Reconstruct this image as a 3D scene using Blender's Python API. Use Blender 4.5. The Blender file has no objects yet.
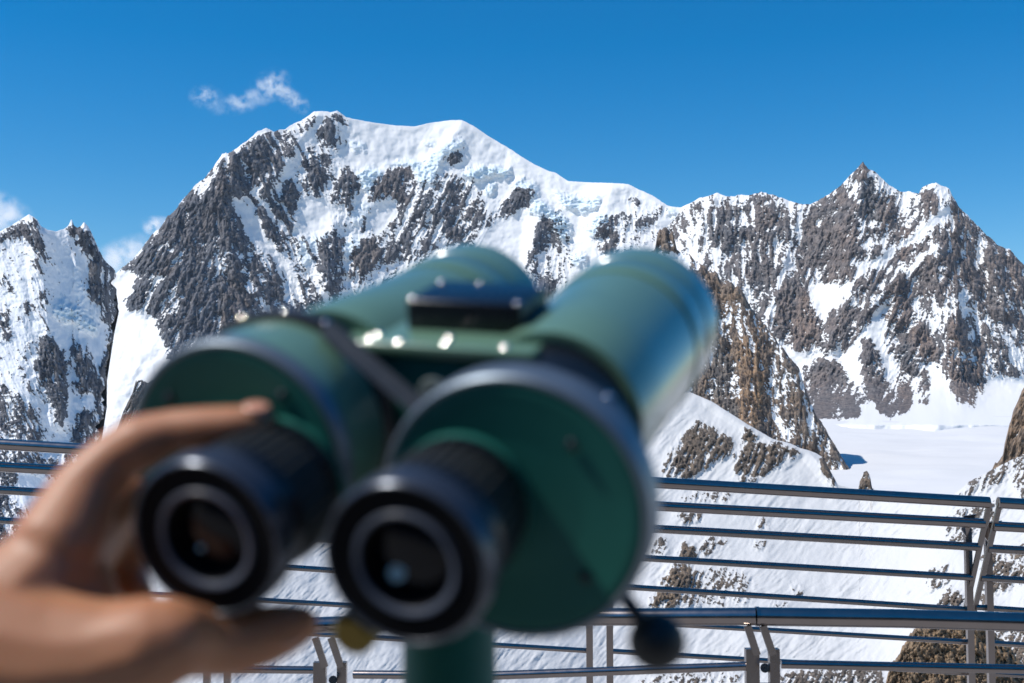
import bpy, bmesh, math, random
import numpy as np
from mathutils import Vector, Matrix

random.seed(7)
C = bpy.context.scene
COL = C.collection

# ------------------------------------------------------------------ camera
FPX = 1205.0                                   # focal length in pixels at 1024 wide
PITCH = math.radians(3.75)
EYE = np.array([0.0, 0.0, 1.65])
cam_d = bpy.data.cameras.new('camera')
cam_d.sensor_width = 36.0
cam_d.lens = 36.0 * FPX / 1024.0
cam_d.clip_start = 0.02
cam_d.clip_end = 60000
cam_d.dof.use_dof = True
cam_d.dof.focus_distance = 9.0
cam_d.dof.aperture_fstop = 8.2
cam_d.dof.aperture_blades = 9
cam = bpy.data.objects.new('camera', cam_d)
COL.objects.link(cam)
cam.location = EYE
cam.rotation_euler = (math.pi / 2 + PITCH, 0, 0)
C.camera = cam

# ------------------------------------------------------------------ sky, sun, exposure
SUN = np.array([-0.60, -0.17, 0.78]); SUN = SUN / np.linalg.norm(SUN)
world = bpy.data.worlds.new('World')
C.world = world
world.use_nodes = True
wn = world.node_tree
wn.nodes.clear()
sky = wn.nodes.new('ShaderNodeTexSky')
sky.sky_type = 'NISHITA'
sky.sun_disc = False
sky.sun_elevation = math.asin(SUN[2])
sky.sun_rotation = math.atan2(SUN[0], SUN[1])
sky.altitude = 3400
sky.air_density = 1.45
sky.dust_density = 0.35
sky.ozone_density = 2.5
hsv = wn.nodes.new('ShaderNodeHueSaturation')
hsv.inputs['Saturation'].default_value = 1.53
bg = wn.nodes.new('ShaderNodeBackground')
bg.inputs['Strength'].default_value = 0.125
wo = wn.nodes.new('ShaderNodeOutputWorld')
wn.links.new(sky.outputs[0], hsv.inputs['Color'])
wn.links.new(hsv.outputs[0], bg.inputs[0])
wn.links.new(bg.outputs[0], wo.inputs[0])
sun_d = bpy.data.lights.new('sun', 'SUN')
sun_d.energy = 4.5
sun_d.angle = math.radians(0.5)
sun_d.color = (1.0, 0.95, 0.88)
sun = bpy.data.objects.new('sun', sun_d)
COL.objects.link(sun)
sun.rotation_euler = Vector(SUN).to_track_quat('Z', 'Y').to_euler()
sun.location = (0, 0, 50)
C.view_settings.view_transform = 'Standard'
C.view_settings.look = 'None'
C.view_settings.exposure = 0.0
C.view_settings.gamma = 1.0
C.cycles.use_denoising = True
C.cycles.max_bounces = 8
C.cycles.volume_bounces = 6
C.cycles.use_adaptive_sampling = False
C.cycles.sample_clamp_indirect = 6

# ------------------------------------------------------------------ helpers
CP, SP = math.cos(PITCH), math.sin(PITCH)

def at(px, py, d):
    """the world point seen at that spot of the photograph, d metres in front of the camera"""
    cx = (np.asarray(px, float) - 512.0) / FPX
    cy = (341.5 - np.asarray(py, float)) / FPX
    d = np.asarray(d, float)
    return np.stack(np.broadcast_arrays(EYE[0] + d * cx, EYE[1] + d * (CP - cy * SP), EYE[2] + d * (SP + cy * CP)), -1)

def V(px, py, d):
    return Vector([float(q) for q in at(px, py, d)])

def tag(o, label=None, cat=None, group=None, kind=None):
    if label: o['label'] = label
    if cat: o['category'] = cat
    if group: o['group'] = group
    if kind: o['kind'] = kind
    return o

def empty(name, loc, parent=None):
    o = bpy.data.objects.new(name, None)
    o.location = loc
    o.empty_display_size = 0.1
    COL.objects.link(o)
    if parent: o.parent = parent
    return o

def link(name, bm, mat, parent=None, origin=(0, 0, 0), smooth=True, angle=40):
    me = bpy.data.meshes.new(name)
    bmesh.ops.translate(bm, verts=bm.verts, vec=-Vector(origin))
    bmesh.ops.recalc_face_normals(bm, faces=bm.faces)
    bm.to_mesh(me); bm.free()
    if smooth:
        me.polygons.foreach_set('use_smooth', [True] * len(me.polygons))
        me.set_sharp_from_angle(angle=math.radians(angle))
    me.materials.append(mat)
    o = bpy.data.objects.new(name, me)
    COL.objects.link(o)
    if parent: o.parent = parent
    return o

# ---- noise
_rng = np.random.RandomState(11)
_perm = _rng.permutation(512)
_perm = np.concatenate([_perm, _perm, _perm])
_ang = _rng.rand(512) * 2 * np.pi
_gx, _gy = np.cos(_ang).astype(np.float32), np.sin(_ang).astype(np.float32)

def noise(x, y):
    x = np.asarray(x, np.float32); y = np.asarray(y, np.float32)
    xi = np.floor(x).astype(np.int32); yi = np.floor(y).astype(np.int32)
    fx = x - xi; fy = y - yi
    u = fx * fx * fx * (fx * (fx * 6 - 15) + 10); v = fy * fy * fy * (fy * (fy * 6 - 15) + 10)
    def g(ix, iy, dx, dy):
        h = _perm[_perm[ix & 511] + (iy & 511)]
        return _gx[h] * dx + _gy[h] * dy
    a = g(xi, yi, fx, fy); b = g(xi + 1, yi, fx - 1, fy)
    c = g(xi, yi + 1, fx, fy - 1); d = g(xi + 1, yi + 1, fx - 1, fy - 1)
    return (a + u * (b - a)) * (1 - v) + (c + u * (d - c)) * v     # about -0.7..0.7

def fbm(x, y, octs=4, gain=0.55):
    s = 0; a = 1.0; t = 0
    for o in range(octs):
        s = s + a * noise(x * 2 ** o + 17.3 * o, y * 2 ** o + 5.1 * o); t += a; a *= gain
    return s / t

def ridged(x, y, octs=4, gain=0.55):
    s = 0; a = 1.0; t = 0
    for o in range(octs):
        s = s + a * (1 - 2.2 * np.abs(noise(x * 2 ** o + 31.7 * o, y * 2 ** o + 9.4 * o))); t += a; a *= gain
    return s / t                                                    # about 0..1

# ---- rasters of hand-traced mountain features
GX0, GY0, GW, GH = -160, 60, 1400, 720

def inside(poly, sub=1):
    p = np.array(poly, float)
    x0 = int(max(GX0, p[:, 0].min() - 2)); x1 = int(min(GX0 + GW, p[:, 0].max() + 3))
    y0 = int(max(GY0, p[:, 1].min() - 2)); y1 = int(min(GY0 + GH, p[:, 1].max() + 3))
    X, Y = np.meshgrid(np.arange(x0, x1) + 0.01, np.arange(y0, y1) + 0.013)
    m = np.zeros(X.shape, bool)
    n = len(p)
    for i in range(n):
        ax, ay = p[i]; bx, by = p[(i + 1) % n]
        if ay == by: continue
        c = ((ay > Y) != (by > Y)) & (X < (bx - ax) * (Y - ay) / (by - ay) + ax)
        m ^= c
    return slice(y0 - GY0, y1 - GY0), slice(x0 - GX0, x1 - GX0), m

def blur(a, r):
    r = int(r)
    if r < 1: return a
    for ax in (0, 1):
        for _ in range(2):
            k = 2 * r + 1
            pad = [(0, 0), (0, 0)]; pad[ax] = (r + 1, r)
            c = np.cumsum(np.pad(a, pad, mode='edge'), axis=ax)
            a = (np.take(c, range(k, c.shape[ax]), axis=ax) - np.take(c, range(0, c.shape[ax] - k), axis=ax)) / k
    return a

def paint(base, polys, k):
    a = np.full((GH, GW), base, float)
    for f in polys:
        if f[k] is None: continue
        sy, sx, m = inside(f[-1])
        sub = a[sy, sx]; sub[m] = f[k]
    return a

def sample(img, px, py):
    x = np.clip(px - GX0, 0, GW - 1.001); y = np.clip(py - GY0, 0, GH - 1.001)
    xi = x.astype(int); yi = y.astype(int); fx = x - xi; fy = y - yi
    return (img[yi, xi] * (1 - fx) + img[yi, xi + 1] * fx) * (1 - fy) + (img[yi + 1, xi] * (1 - fx) + img[yi + 1, xi + 1] * fx) * fy

def P(s):
    q = [float(v) for v in s.replace(',', ' ').split()]
    return list(zip(q[0::2], q[1::2]))

def F(dens, pts, brown=None, ice=None):
    return (dens, brown, ice, P(pts))

def seg_dist(px, py, pts):
    best = np.full(px.shape, 1e9)
    for (ax, ay), (bx, by) in zip(pts[:-1], pts[1:]):
        dx, dy = bx - ax, by - ay
        t = np.clip(((px - ax) * dx + (py - ay) * dy) / (dx * dx + dy * dy), 0, 1)
        best = np.minimum(best, np.hypot(px - ax - t * dx, py - ay - t * dy))
    return best

def mat_new(name):
    m = bpy.data.materials.new(name); m.use_nodes = True
    n = m.node_tree; n.nodes.clear()
    out = n.nodes.new('ShaderNodeOutputMaterial')
    b = n.nodes.new('ShaderNodeBsdfPrincipled')
    n.links.new(b.outputs[0], out.inputs[0])
    return m, n, b

def math_node(n, op, a, b=None, clamp=False):
    k = n.nodes.new('ShaderNodeMath'); k.operation = op; k.use_clamp = clamp
    for i, v in enumerate((a, b)):
        if v is None: continue
        if isinstance(v, (int, float)): k.inputs[i].default_value = v
        else: n.links.new(v, k.inputs[i])
    return k.outputs[0]

def mix_col(n, fac, a, b):
    k = n.nodes.new('ShaderNodeMix'); k.data_type = 'RGBA'
    for s, v in ((0, fac), (6, a), (7, b)):
        if isinstance(v, (int, float)): k.inputs[s].default_value = v
        elif isinstance(v, tuple): k.inputs[s].default_value = (*v, 1)
        else: n.links.new(v, k.inputs[s])
    return k.outputs[2]

def noise_tex(n, vec, scale, detail=4, rough=0.6):
    k = n.nodes.new('ShaderNodeTexNoise')
    k.inputs['Scale'].default_value = scale; k.inputs['Detail'].default_value = detail
    k.inputs['Roughness'].default_value = rough
    if vec is not None: n.links.new(vec, k.inputs['Vector'])
    return k.outputs['Fac']

def mountain_mat(name, mpp, snow=(0.86, 0.865, 0.87), grey=(0.165, 0.175, 0.20), brown=(0.235, 0.195, 0.175), dark=(0.045, 0.047, 0.056), bump=1.0):
    """snow on rock: the mesh says where rock breaks through, fine noise breaks the edge up; mpp = metres per picture pixel"""
    m, n, b = mat_new(name)
    geo = n.nodes.new('ShaderNodeNewGeometry')
    pos = geo.outputs['Position']
    def attr(nm):
        a = n.nodes.new('ShaderNodeAttribute'); a.attribute_name = nm
        return a.outputs['Fac']
    rock, br, ice = attr('rock'), attr('brown'), attr('ice')
    f1 = noise_tex(n, pos, 1 / (mpp * 2.5), 3, 0.65)
    f2 = noise_tex(n, pos, 1 / (mpp * 9), 5, 0.65)
    st = n.nodes.new('ShaderNodeVectorMath'); st.operation = 'MULTIPLY'
    st.inputs[1].default_value = (1, 1, 0.25)
    n.links.new(pos, st.inputs[0])
    f3 = noise_tex(n, st.outputs[0], 1 / (mpp * 4), 4, 0.7)
    r = math_node(n, 'ADD', rock, math_node(n, 'MULTIPLY', math_node(n, 'SUBTRACT', f1, 0.5), 0.8))
    fac = math_node(n, 'ADD', math_node(n, 'MULTIPLY', r, 14.0), 0.5, True)
    tone = math_node(n, 'MULTIPLY_ADD', math_node(n, 'SUBTRACT', f3, 0.49), 5.0, True)
    n.nodes[-1].inputs[2].default_value = 0.5
    bt = math_node(n, 'ADD', br, math_node(n, 'MULTIPLY', math_node(n, 'SUBTRACT', f2, 0.5), 1.2), True)
    rc = mix_col(n, bt, grey, brown)
    rc = mix_col(n, tone, mix_col(n, 0.85, rc, dark), rc)
    sc = mix_col(n, ice, snow, (0.66, 0.78, 0.85))
    col = mix_col(n, fac, sc, rc)
    n.links.new(col, b.inputs['Base Color'])
    b.inputs['Roughness'].default_value = 0.75
    b.inputs['Specular IOR Level'].default_value = 0.2
    bp = n.nodes.new('ShaderNodeBump')
    bp.inputs['Strength'].default_value = 0.9 * bump
    bp.inputs['Distance'].default_value = mpp * 2.2
    hh = math_node(n, 'MULTIPLY', math_node(n, 'ADD', f1, f3), math_node(n, 'ADD', math_node(n, 'MULTIPLY', fac, 0.95), 0.05))
    n.links.new(hh, bp.inputs['Height'])
    n.links.new(bp.outputs[0], b.inputs['Normal'])
    return m

def relief(name, top, bottom, x0, x1, step, dpts, cot, feats, mat, mpp, base=0.03, spines=(), angle=0.0,
           jag=1.2, rockamp=1.0, ribs=10.0, smooth=1.0, ang_pts=None, runnel=None, contrast=0.95, back=400.0, anis=2.6, crest=28, warp=1.0, border=None, foot=None):
    """a mountain face: its skyline and features traced from the photograph, set at their true distance with real depth,
    ribs, gullies and a far side falling away behind the crest"""
    xs = np.arange(x0, x1, step, dtype=float)
    tp = np.array(top, float)
    ty = np.interp(xs, tp[:, 0], tp[:, 1])
    dens0 = blur(paint(base, feats, 0), 2)
    ds = sample(dens0, xs, ty + 3)
    ty = ty + jag * (0.25 + ds) * (fbm(xs / 9.0, xs * 0 + 3.3, 4, 0.7) * 3.4)
    by = np.interp(xs, *np.array(bottom, float).T)
    kk = int(crest / step) * 2 + 1
    ts = np.convolve(np.pad(np.interp(xs, tp[:, 0], tp[:, 1]), kk // 2, mode='edge'), np.hanning(kk + 2)[1:-1] / np.hanning(kk + 2).sum(), mode='valid')
    nr = int((by - ty).max() / step)
    t = np.linspace(0, 1, nr)[:, None]
    py = ty[None, :] + t * (by - ty)[None, :]
    px = np.broadcast_to(xs[None, :], py.shape).copy()
    dr = np.interp(xs, *np.array(dpts, float).T)
    k2 = int(45 / step) * 2 + 1
    dr = np.convolve(np.pad(dr, k2 // 2, mode='edge'), np.hanning(k2 + 2)[1:-1] / np.hanning(k2 + 2).sum(), mode='valid')
    # fall lines: blend three fixed directions by the local lean of the face
    angd = np.full(px.shape, float(angle)) if ang_pts is None else np.interp(px, *np.array(ang_pts, float).T)
    angd = -angd; LEAN = 24.0
    wgt = [np.clip(-angd / LEAN, 0, 1), 1 - np.clip(np.abs(angd) / LEAN, 0, 1), np.clip(angd / LEAN, 0, 1)]
    jx = px + 4.0 * fbm(px / 26 + 3, py / 26, 2); jy = py + 4.0 * fbm(px / 26, py / 26 + 8, 2)
    r1 = r2 = n3 = n6 = nl = r5 = 0
    for k, a0 in enumerate((-LEAN, 0.0, LEAN)):
        if wgt[k].max() <= 0: continue
        ca, sa = math.cos(math.radians(a0)), math.sin(math.radians(a0))
        p = jx * ca + jy * sa; q = -jx * sa + jy * ca
        r1 = r1 + wgt[k] * ridged(p / ribs, q / (ribs * anis), 4)
        r2 = r2 + wgt[k] * ridged(p / 4.6 + 7, q / 8.0, 3)
        n3 = n3 + wgt[k] * fbm((p + 0.5 * q) / 3.4, (q - 0.4 * p) / 2.4, 3)
        n6 = n6 + wgt[k] * fbm((p + 0.25 * q) / 8 + 3, q / 9.5, 3)
        nl = nl + wgt[k] * fbm(p / 40, q / 70, 3)
        r5 = r5 + wgt[k] * ridged(p / (ribs * 0.72) + 5, q / (ribs * 4.2) + 2, 3, 0.6)
    wx = px + warp * (9 * fbm(px / 11, py / 11, 4) + 1.0 * noise(px / 2.3, py / 2.3))
    wy = py + warp * (9 * fbm(px / 11 + 50, py / 11 + 20, 4) + 1.0 * noise(px / 2.3 + 9, py / 2.3))
    dens = sample(dens0, wx, wy)
    soft = sample(blur(paint(base, feats, 0), 4), px, py)
    icem = sample(blur(paint(0.0, feats, 2), 2), wx, wy)
    # rock structure: ribs along the fall line, cracks across it
    n4 = fbm(px / 22, py / 22, 3)
    n5 = noise(px / 1.5 + 4, py / 1.3)
    st = lambda v: (v - v.mean()) / v.std()
    h = 6.0 * soft
    hr_ = rockamp * (4.5 * (r1 - 0.5) + 6.0 * (r5 - 0.5) + 3.2 * (r2 - 0.5) + 2.6 * n3 + 3.5 * n6)
    # snow lies where the face leans back, rock shows where it stands steep
    dv = (np.roll(hr_, -1, 0) - np.roll(hr_, 1, 0))
    dv = (dv + np.roll(dv, 1, 1) + np.roll(dv, -1, 1)) / 3
    lie = np.tanh(st(dv) * 0.9)
    detail = 0.09 * st(r1) + 0.24 * st(r5) + 0.08 * st(r2) + 0.08 * st(n3) + 0.11 * st(n5) + 0.08 * st(n4) + 0.10 * st(n6) - 0.17 * lie
    wide = np.clip(sample(blur(dens0, 3), px, py) * 2.2, 0, 1)
    rock = dens - 0.5 + contrast * detail * (0.25 + 0.75 * wide)
    h = h + (0.03 + soft) * hr_
    h = h + smooth * (8.0 * nl + 2.6 * fbm(px / 20, py / 15, 3))
    h = h + icem * (9.0 * ridged(px / 13, py / 9, 3) + 3.0 * ridged(px / 5 + 3, py / 4, 2))
    for pts, w, amp in spines:
        dd = seg_dist(px, py, pts)
        h = h + amp * np.maximum(0, 1 - dd / w)
    if runnel:
        ra, rl, rw, rh = runnel
        c2, s2 = math.cos(math.radians(ra)), math.sin(math.radians(ra))
        a_ = px * c2 - py * s2; b_ = px * s2 + py * c2
        msk = 0.15 + 0.85 * np.clip(0.45 + 2.2 * fbm(px / 60, py / 45, 3), 0, 1)
        b_ = b_ + 9 * fbm(px / 60 + 4, py / 60, 2)
        h = h + rh * msk * (fbm(b_ / rw, a_ / rl, 4, 0.7)) * (1 - np.clip(soft * 1.5, 0, 1))
    fade = np.clip((py - ty[None, :]) / 5.0, 0, 1)
    d = dr[None, :] - cot * (py - ts[None, :]) * mpp - h * mpp * (0.3 + 0.7 * fade)
    if foot:
        d = d - np.minimum(foot[2], mpp * foot[1] * np.maximum(0, py - foot[0]) ** 2 / 30.0)
    if border:                                   # the face ends at a traced edge and turns back from there
        xb = np.interp(py, *np.array(border, float).T) + 17.0 * fbm(py / 16, py * 0 + 1.4, 5, 0.6) + 2.0 * noise(py / 2.4, py * 0 + .4)
        over = np.maximum(0, px - xb)
        px = px - over; d = d + over * mpp * 14
    pos = at(px, py, d)
    # the far side, falling away behind the crest
    nb = 8
    bk = []
    for i in range(nb, 0, -1):
        f = i / nb
        q0 = at(px[0], py[0], d[0])
        rd = q0 - EYE; rd = rd / np.linalg.norm(rd, axis=-1, keepdims=True)
        q0 = q0 + rd * back * f - np.array([0, 0, 1.0]) * back * (0.12 * f + 0.75 * f * f) * (0.0 if border else 1.0)
        bk.append(q0)
    pos = np.concatenate([np.stack(bk), pos], 0)
    ex = lambda a: np.concatenate([np.repeat(a[:1], nb, 0), a], 0)
    rock = ex(rock); icem = ex(icem)
    bmap = blur(paint(0.22, feats, 1), 2)
    bro = ex(np.clip(sample(bmap, wx, wy) + 0.5 * n4, 0, 1))
    R, W = pos.shape[:2]
    me = bpy.data.meshes.new(name)
    me.vertices.add(R * W)
    me.vertices.foreach_set('co', pos.reshape(-1).astype(np.float32))
    idx = np.arange(R * W).reshape(R, W)
    fc = np.stack([idx[:-1, :-1], idx[1:, :-1], idx[1:, 1:], idx[:-1, 1:]], -1).reshape(-1, 4)
    nf = len(fc)
    me.loops.add(nf * 4); me.polygons.add(nf)
    me.loops.foreach_set('vertex_index', fc.reshape(-1).astype(np.int32))
    me.polygons.foreach_set('loop_start', np.arange(0, nf * 4, 4, dtype=np.int32))
    me.polygons.foreach_set('use_smooth', np.ones(nf, bool))
    me.update(calc_edges=True)
    for nm, v in (('rock', rock), ('brown', bro), ('ice', icem)):
        a = me.attributes.new(nm, 'FLOAT', 'POINT')
        a.data.foreach_set('value', v.reshape(-1).astype(np.float32))
    me.materials.append(mat)
    o = bpy.data.objects.new(name, me)
    COL.objects.link(o)
    o['kind'] = 'structure'
    return o

# ------------------------------------------------------------------ the mountains
M_MAIN = mountain_mat('snow_and_granite_far', 4.3, snow=(0.85, 0.84, 0.825))
M_RIGHT = mountain_mat('snow_and_brown_granite', 3.6, snow=(0.80, 0.795, 0.785), grey=(0.19, 0.19, 0.20), brown=(0.32, 0.235, 0.19))
M_LEFT = mountain_mat('snow_and_granite_left', 2.15)
M_SPUR = mountain_mat('brown_rock_spur', 1.5, grey=(0.20, 0.18, 0.165), brown=(0.38, 0.25, 0.155))
M_DARK = mountain_mat('dark_rock', 1.0, grey=(0.11, 0.10, 0.095), brown=(0.17, 0.125, 0.10))
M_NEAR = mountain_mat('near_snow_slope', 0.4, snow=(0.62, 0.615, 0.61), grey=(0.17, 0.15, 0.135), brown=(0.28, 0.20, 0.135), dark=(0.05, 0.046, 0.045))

main_feats = [
    # broken mixed ground between the named cliffs
    F(.34, '262 135 284 128 300 118 330 113 346 122 352 180 347 262 332 340 300 345 270 292 258 200'),
    F(.30, '366 186 400 200 420 168 480 180 492 240 472 310 340 310 350 240'),
    F(.27, '522 215 562 206 578 262 562 330 518 320'),
    F(.24, '592 218 660 206 664 236 640 252 596 262'),
    F(.46, '318 306 400 300 480 306 560 300 640 262 680 300 700 480 300 480 310 380'),
    F(.03, '420 320 450 330 470 400 440 470 420 420'), F(.03, '540 330 580 300 600 380 560 440'),
    F(.02, '317 114 325 113 319 130 301 160 288 184 278 198 270 198 284 172 300 140'),
    F(.02, '298 198 318 198 332 206 338 214 334 230 320 238 304 238 297 222'),
    F(.02, '384 200 398 202 406 213 392 224 376 234 366 224 374 208'),
    F(.02, '480 224 520 210 538 220 526 264 500 284 478 262'),
    F(.02, '332 120 350 122 366 150 352 168 336 160 346 142'),
    # the big left wall
    F(.95, '117 272 135 258 152 235 167 217 178 205 190 192 203 180 212 168 222 155 232 151 245 143 258 136 266 132 272 141 273 155 271 172 262 181 253 190 236 197 232 200 240 222 250 240 272 268 305 300 330 340 340 470 120 470 150 345 150 300 130 280', .2),
    F(.97, '230 285 238 262 248 268 256 300 262 320 250 345 225 345 216 320 222 300', .65),
    F(.93, '212 300 222 290 218 330 214 350 196 352 192 330 200 310', .1),
    F(.97, '199 240 205 215 215 190 225 165 232 155 236 170 226 200 214 225 204 245', .55),
    F(.95, '234 180 246 150 258 138 270 148 270 170 256 186 240 194', .15),
    F(.85, '170 240 196 222 204 250 200 290 180 320 160 330 152 300 160 262'),
    F(.70, '150 330 176 320 200 340 215 352 215 380 170 380', .1),
    F(.9, '178 236 168 246 158 262 146 274 139 262 150 244 166 222', .2),
    F(.9, '150 272 165 270 172 250 178 245 176 262 168 276 156 277', .8),
    F(.04, '119 272 130 268 146 277 161 276 163 280 148 286 128 281 118 279'),
    F(.97, '135 281 158 282 160 296 150 306 146 314 138 311 127 308 124 302 130 292', .0),
    F(.03, '112 284 124 286 126 305 128 312 142 316 151 310 156 322 163 340 172 378 195 470 60 470 100 420 110 360'),
    F(.45, '198 170 212 160 222 158 215 176 206 190 196 200'),
    F(.6, '262 132 274 133 282 137 276 150 272 140'),
    # snow ribbons on the wall
    F(.05, '232 199 240 196 254 208 268 233 276 246 290 272 306 300 312 318 302 312 290 290 276 264 262 250 250 246 240 222'),
    F(.10, '233 244 240 252 248 270 258 292 269 312 262 312 250 290 242 268'),
    F(.2, '226 250 231 240 228 256 216 280 210 284 220 262'),
    F(.72, '247 247 262 250 276 262 292 292 300 308 288 312 270 306 258 282 250 262'),
    F(.8, '245 192 253 196 264 209 280 233 288 252 280 250 266 233 253 209'),
    F(.70, '257 190 276 174 279 182 271 192 262 198'),
    F(.8, '264 190 284 196 284 217 276 217 266 206'),
    F(.86, '284 184 292 177 297 195 296 220 290 233 284 220 281 200'),
    F(.72, '272 160 278 148 288 140 294 138 294 152 286 164 274 172'),
    F(.7, '279 160 283 140 296 138 298 150 290 160'),
    F(.5, '284 139 296 128 304 132 298 142'),
    F(.75, '307 124 312 115 316 115 314 124 309 127'),
    F(.93, '308 145 316 150 325 163 327 180 322 192 312 195 303 186 308 175 299 165 302 155', .15),
    F(.96, '330 117 320 132 322 140 330 148 338 153 344 142 338 128 333 118', .1),
    F(.85, '334 114 341 113 347 124 344 127 337 122'),
    F(.92, '340 179 348 174 357 175 359 190 355 205 349 214 344 210 339 197', .2),
    F(.7, '325 200 338 192 341 206 330 206'),
    F(.7, '334 214 340 212 341 228 334 233'),
    F(.9, '383 172 397 168 408 168 417 180 424 191 423 200 417 206 405 205 397 199 386 198 374 204 371 198 374 186', .7),
    F(.6, '400 174 412 172 424 192 424 205 414 206 402 190', .2),
    F(.65, '394 203 408 206 415 215 416 235 412 252 400 250 402 225', .2),
    F(.52, '421 233 425 205 438 178 452 176 470 185 478 208 474 233 462 246 440 238'),
    F(.85, '421 212 426 198 432 198 433 214 424 217'),
    F(.88, '433 210 441 206 448 214 447 224 438 226 432 220'),
    F(.85, '443 230 452 238 465 232 476 212 477 208 468 212 455 222', .3),
    F(.85, '444 160 450 154 460 150 464 146 461 156 451 165 445 165'),
    F(.80, '420 200 428 202 432 226 436 246 424 247 419 226'),
    F(.88, '489 216 505 203 519 189 526 188 537 194 534 200 524 209 510 214 500 219', .15),
    F(.85, '459 224 472 212 478 210 477 218 468 232 459 233'),
    F(.82, '536 230 542 217 546 224 544 245 536 265 529 275 525 268 530 250'),
    F(.85, '541 212 552 220 557 240 557 248 549 236 543 222'),
    F(.82, '543 262 548 257 554 280 553 300 543 305 541 285'),
    F(.5, '525 272 540 262 543 300 524 305'),
    F(.82, '597 228 604 224 614 232 621 232 620 239 606 238 598 236', .6),
    F(.88, '599 247 617 246 617 254 604 254', .6),
    F(.55, '608 216 622 214 645 215 662 214 650 224 634 229 612 228'),
    F(.80, '627 197 634 199 646 203 644 207 634 204 627 200'),
    F(.92, '653 205 660 207 667 205 666 210 656 210'),
    F(.80, '332 229 338 232 341 244 346 272 340 280 330 292 320 300 313 288 314 276 320 252', .1),
    F(.93, '353 255 362 240 372 236 380 238 381 262 366 274 352 282 344 276 345 262', .75),
    F(.92, '342 257 352 256 352 275 343 276', .1),
    F(.75, '388 240 398 236 407 246 405 262 390 262'),
    F(.62, '386 226 396 217 402 217 402 229 396 232'),
    F(.62, '296 274 306 272 314 300 312 330 300 320'),
    F(.45, '480 220 500 208 502 214 488 230'),
    F(.6, '690 232 702 228 716 212 736 207 740 214 750 228 746 240 728 252 706 242'),
    # ice cliffs
    F(None, '463 172 474 166 495 167 512 172 508 178 490 175 478 182 466 180', ice=1),
    F(None, '486 186 496 182 494 194 486 196', ice=.8),
    F(None, '508 186 520 178 536 182 538 196 530 200 518 190', ice=.7),
    F(None, '529 204 545 200 550 212 536 217 530 213', ice=.9),
    F(None, '545 209 556 208 566 220 571 236 560 240 552 226', ice=1),
    F(None, '551 193 568 196 590 198 601 196 598 208 582 213 566 208', ice=.8),
    F(None, '585 228 592 217 608 213 609 225 597 236 588 236', ice=.8),
    F(None, '570 260 578 252 588 257 587 266 572 266', ice=.7),
    F(None, '354 170 372 168 382 170 374 182 370 196 362 186', ice=.9),
    F(None, '380 166 404 160 424 162 428 178 424 188 408 166', ice=.8),
    F(None, '424 160 440 146 458 140 466 142 452 152 440 164 432 184 424 184', ice=.8),
    F(None, '344 142 352 138 366 144 368 151 354 151', ice=.5),
    F(None, '422 142 430 140 438 145 432 149', ice=.5),
    F(None, '300 236 318 234 332 232 318 258 306 268 298 254', ice=.5),
    F(None, '340 244 356 236 364 240 352 256 343 256', ice=.6),
    F(None, '668 209 678 207 676 216 668 217', ice=.6),
    F(None, '356 206 372 204 366 222 352 226 350 216', ice=.4),
]
main_top = P('-160 285 60 290 110 278 122 268 135 258 141 250 152 235 160 228 167 217 178 206 188 194 196 184 203 180 212 168 222 155 232 151 245 143 258 131 266 128 274 131 284 130 293 124 304 119 314 111.5 320 111 330 112 337 111 346 117 354 119 370 122 390 125 414 126.5 430 123 450 120 462 120 472 125 490 137 510 149 530 162 546 170 556 173 568 181 590 182.5 612 183 628 184 640 190 652 195 668 206 680 207.5 690 203 700 198 718 193 726 196 760 200 830 230 900 300')
relief('main_mountain', main_top, P('-160 640 480 640 520 470 900 440'), -150, 860, 0.75,
       P('-160 4600 110 4680 160 4760 240 5150 320 5450 460 5600 680 5300 900 4900'), 0.72, main_feats, M_MAIN, 4.3, smooth=1.45, rockamp=1.35, ribs=14.0,
       spines=[(P('320 112 300 140 284 165 262 190'), 16, 7), (P('462 121 440 160 425 200'), 26, 10), (P('232 150 222 200 230 260'), 22, 10),
               (P('540 205 530 270'), 14, 6), (P('612 184 600 240'), 25, 5), (P('230 198 262 240 300 300'), 10, -4), (P('333 225 325 290'), 14, 6)],
       ang_pts=P('-160 0 140 -22 210 -14 240 16 300 30 330 10 380 -15 480 -30 560 -5 860 -10'), anis=2.2)

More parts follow.
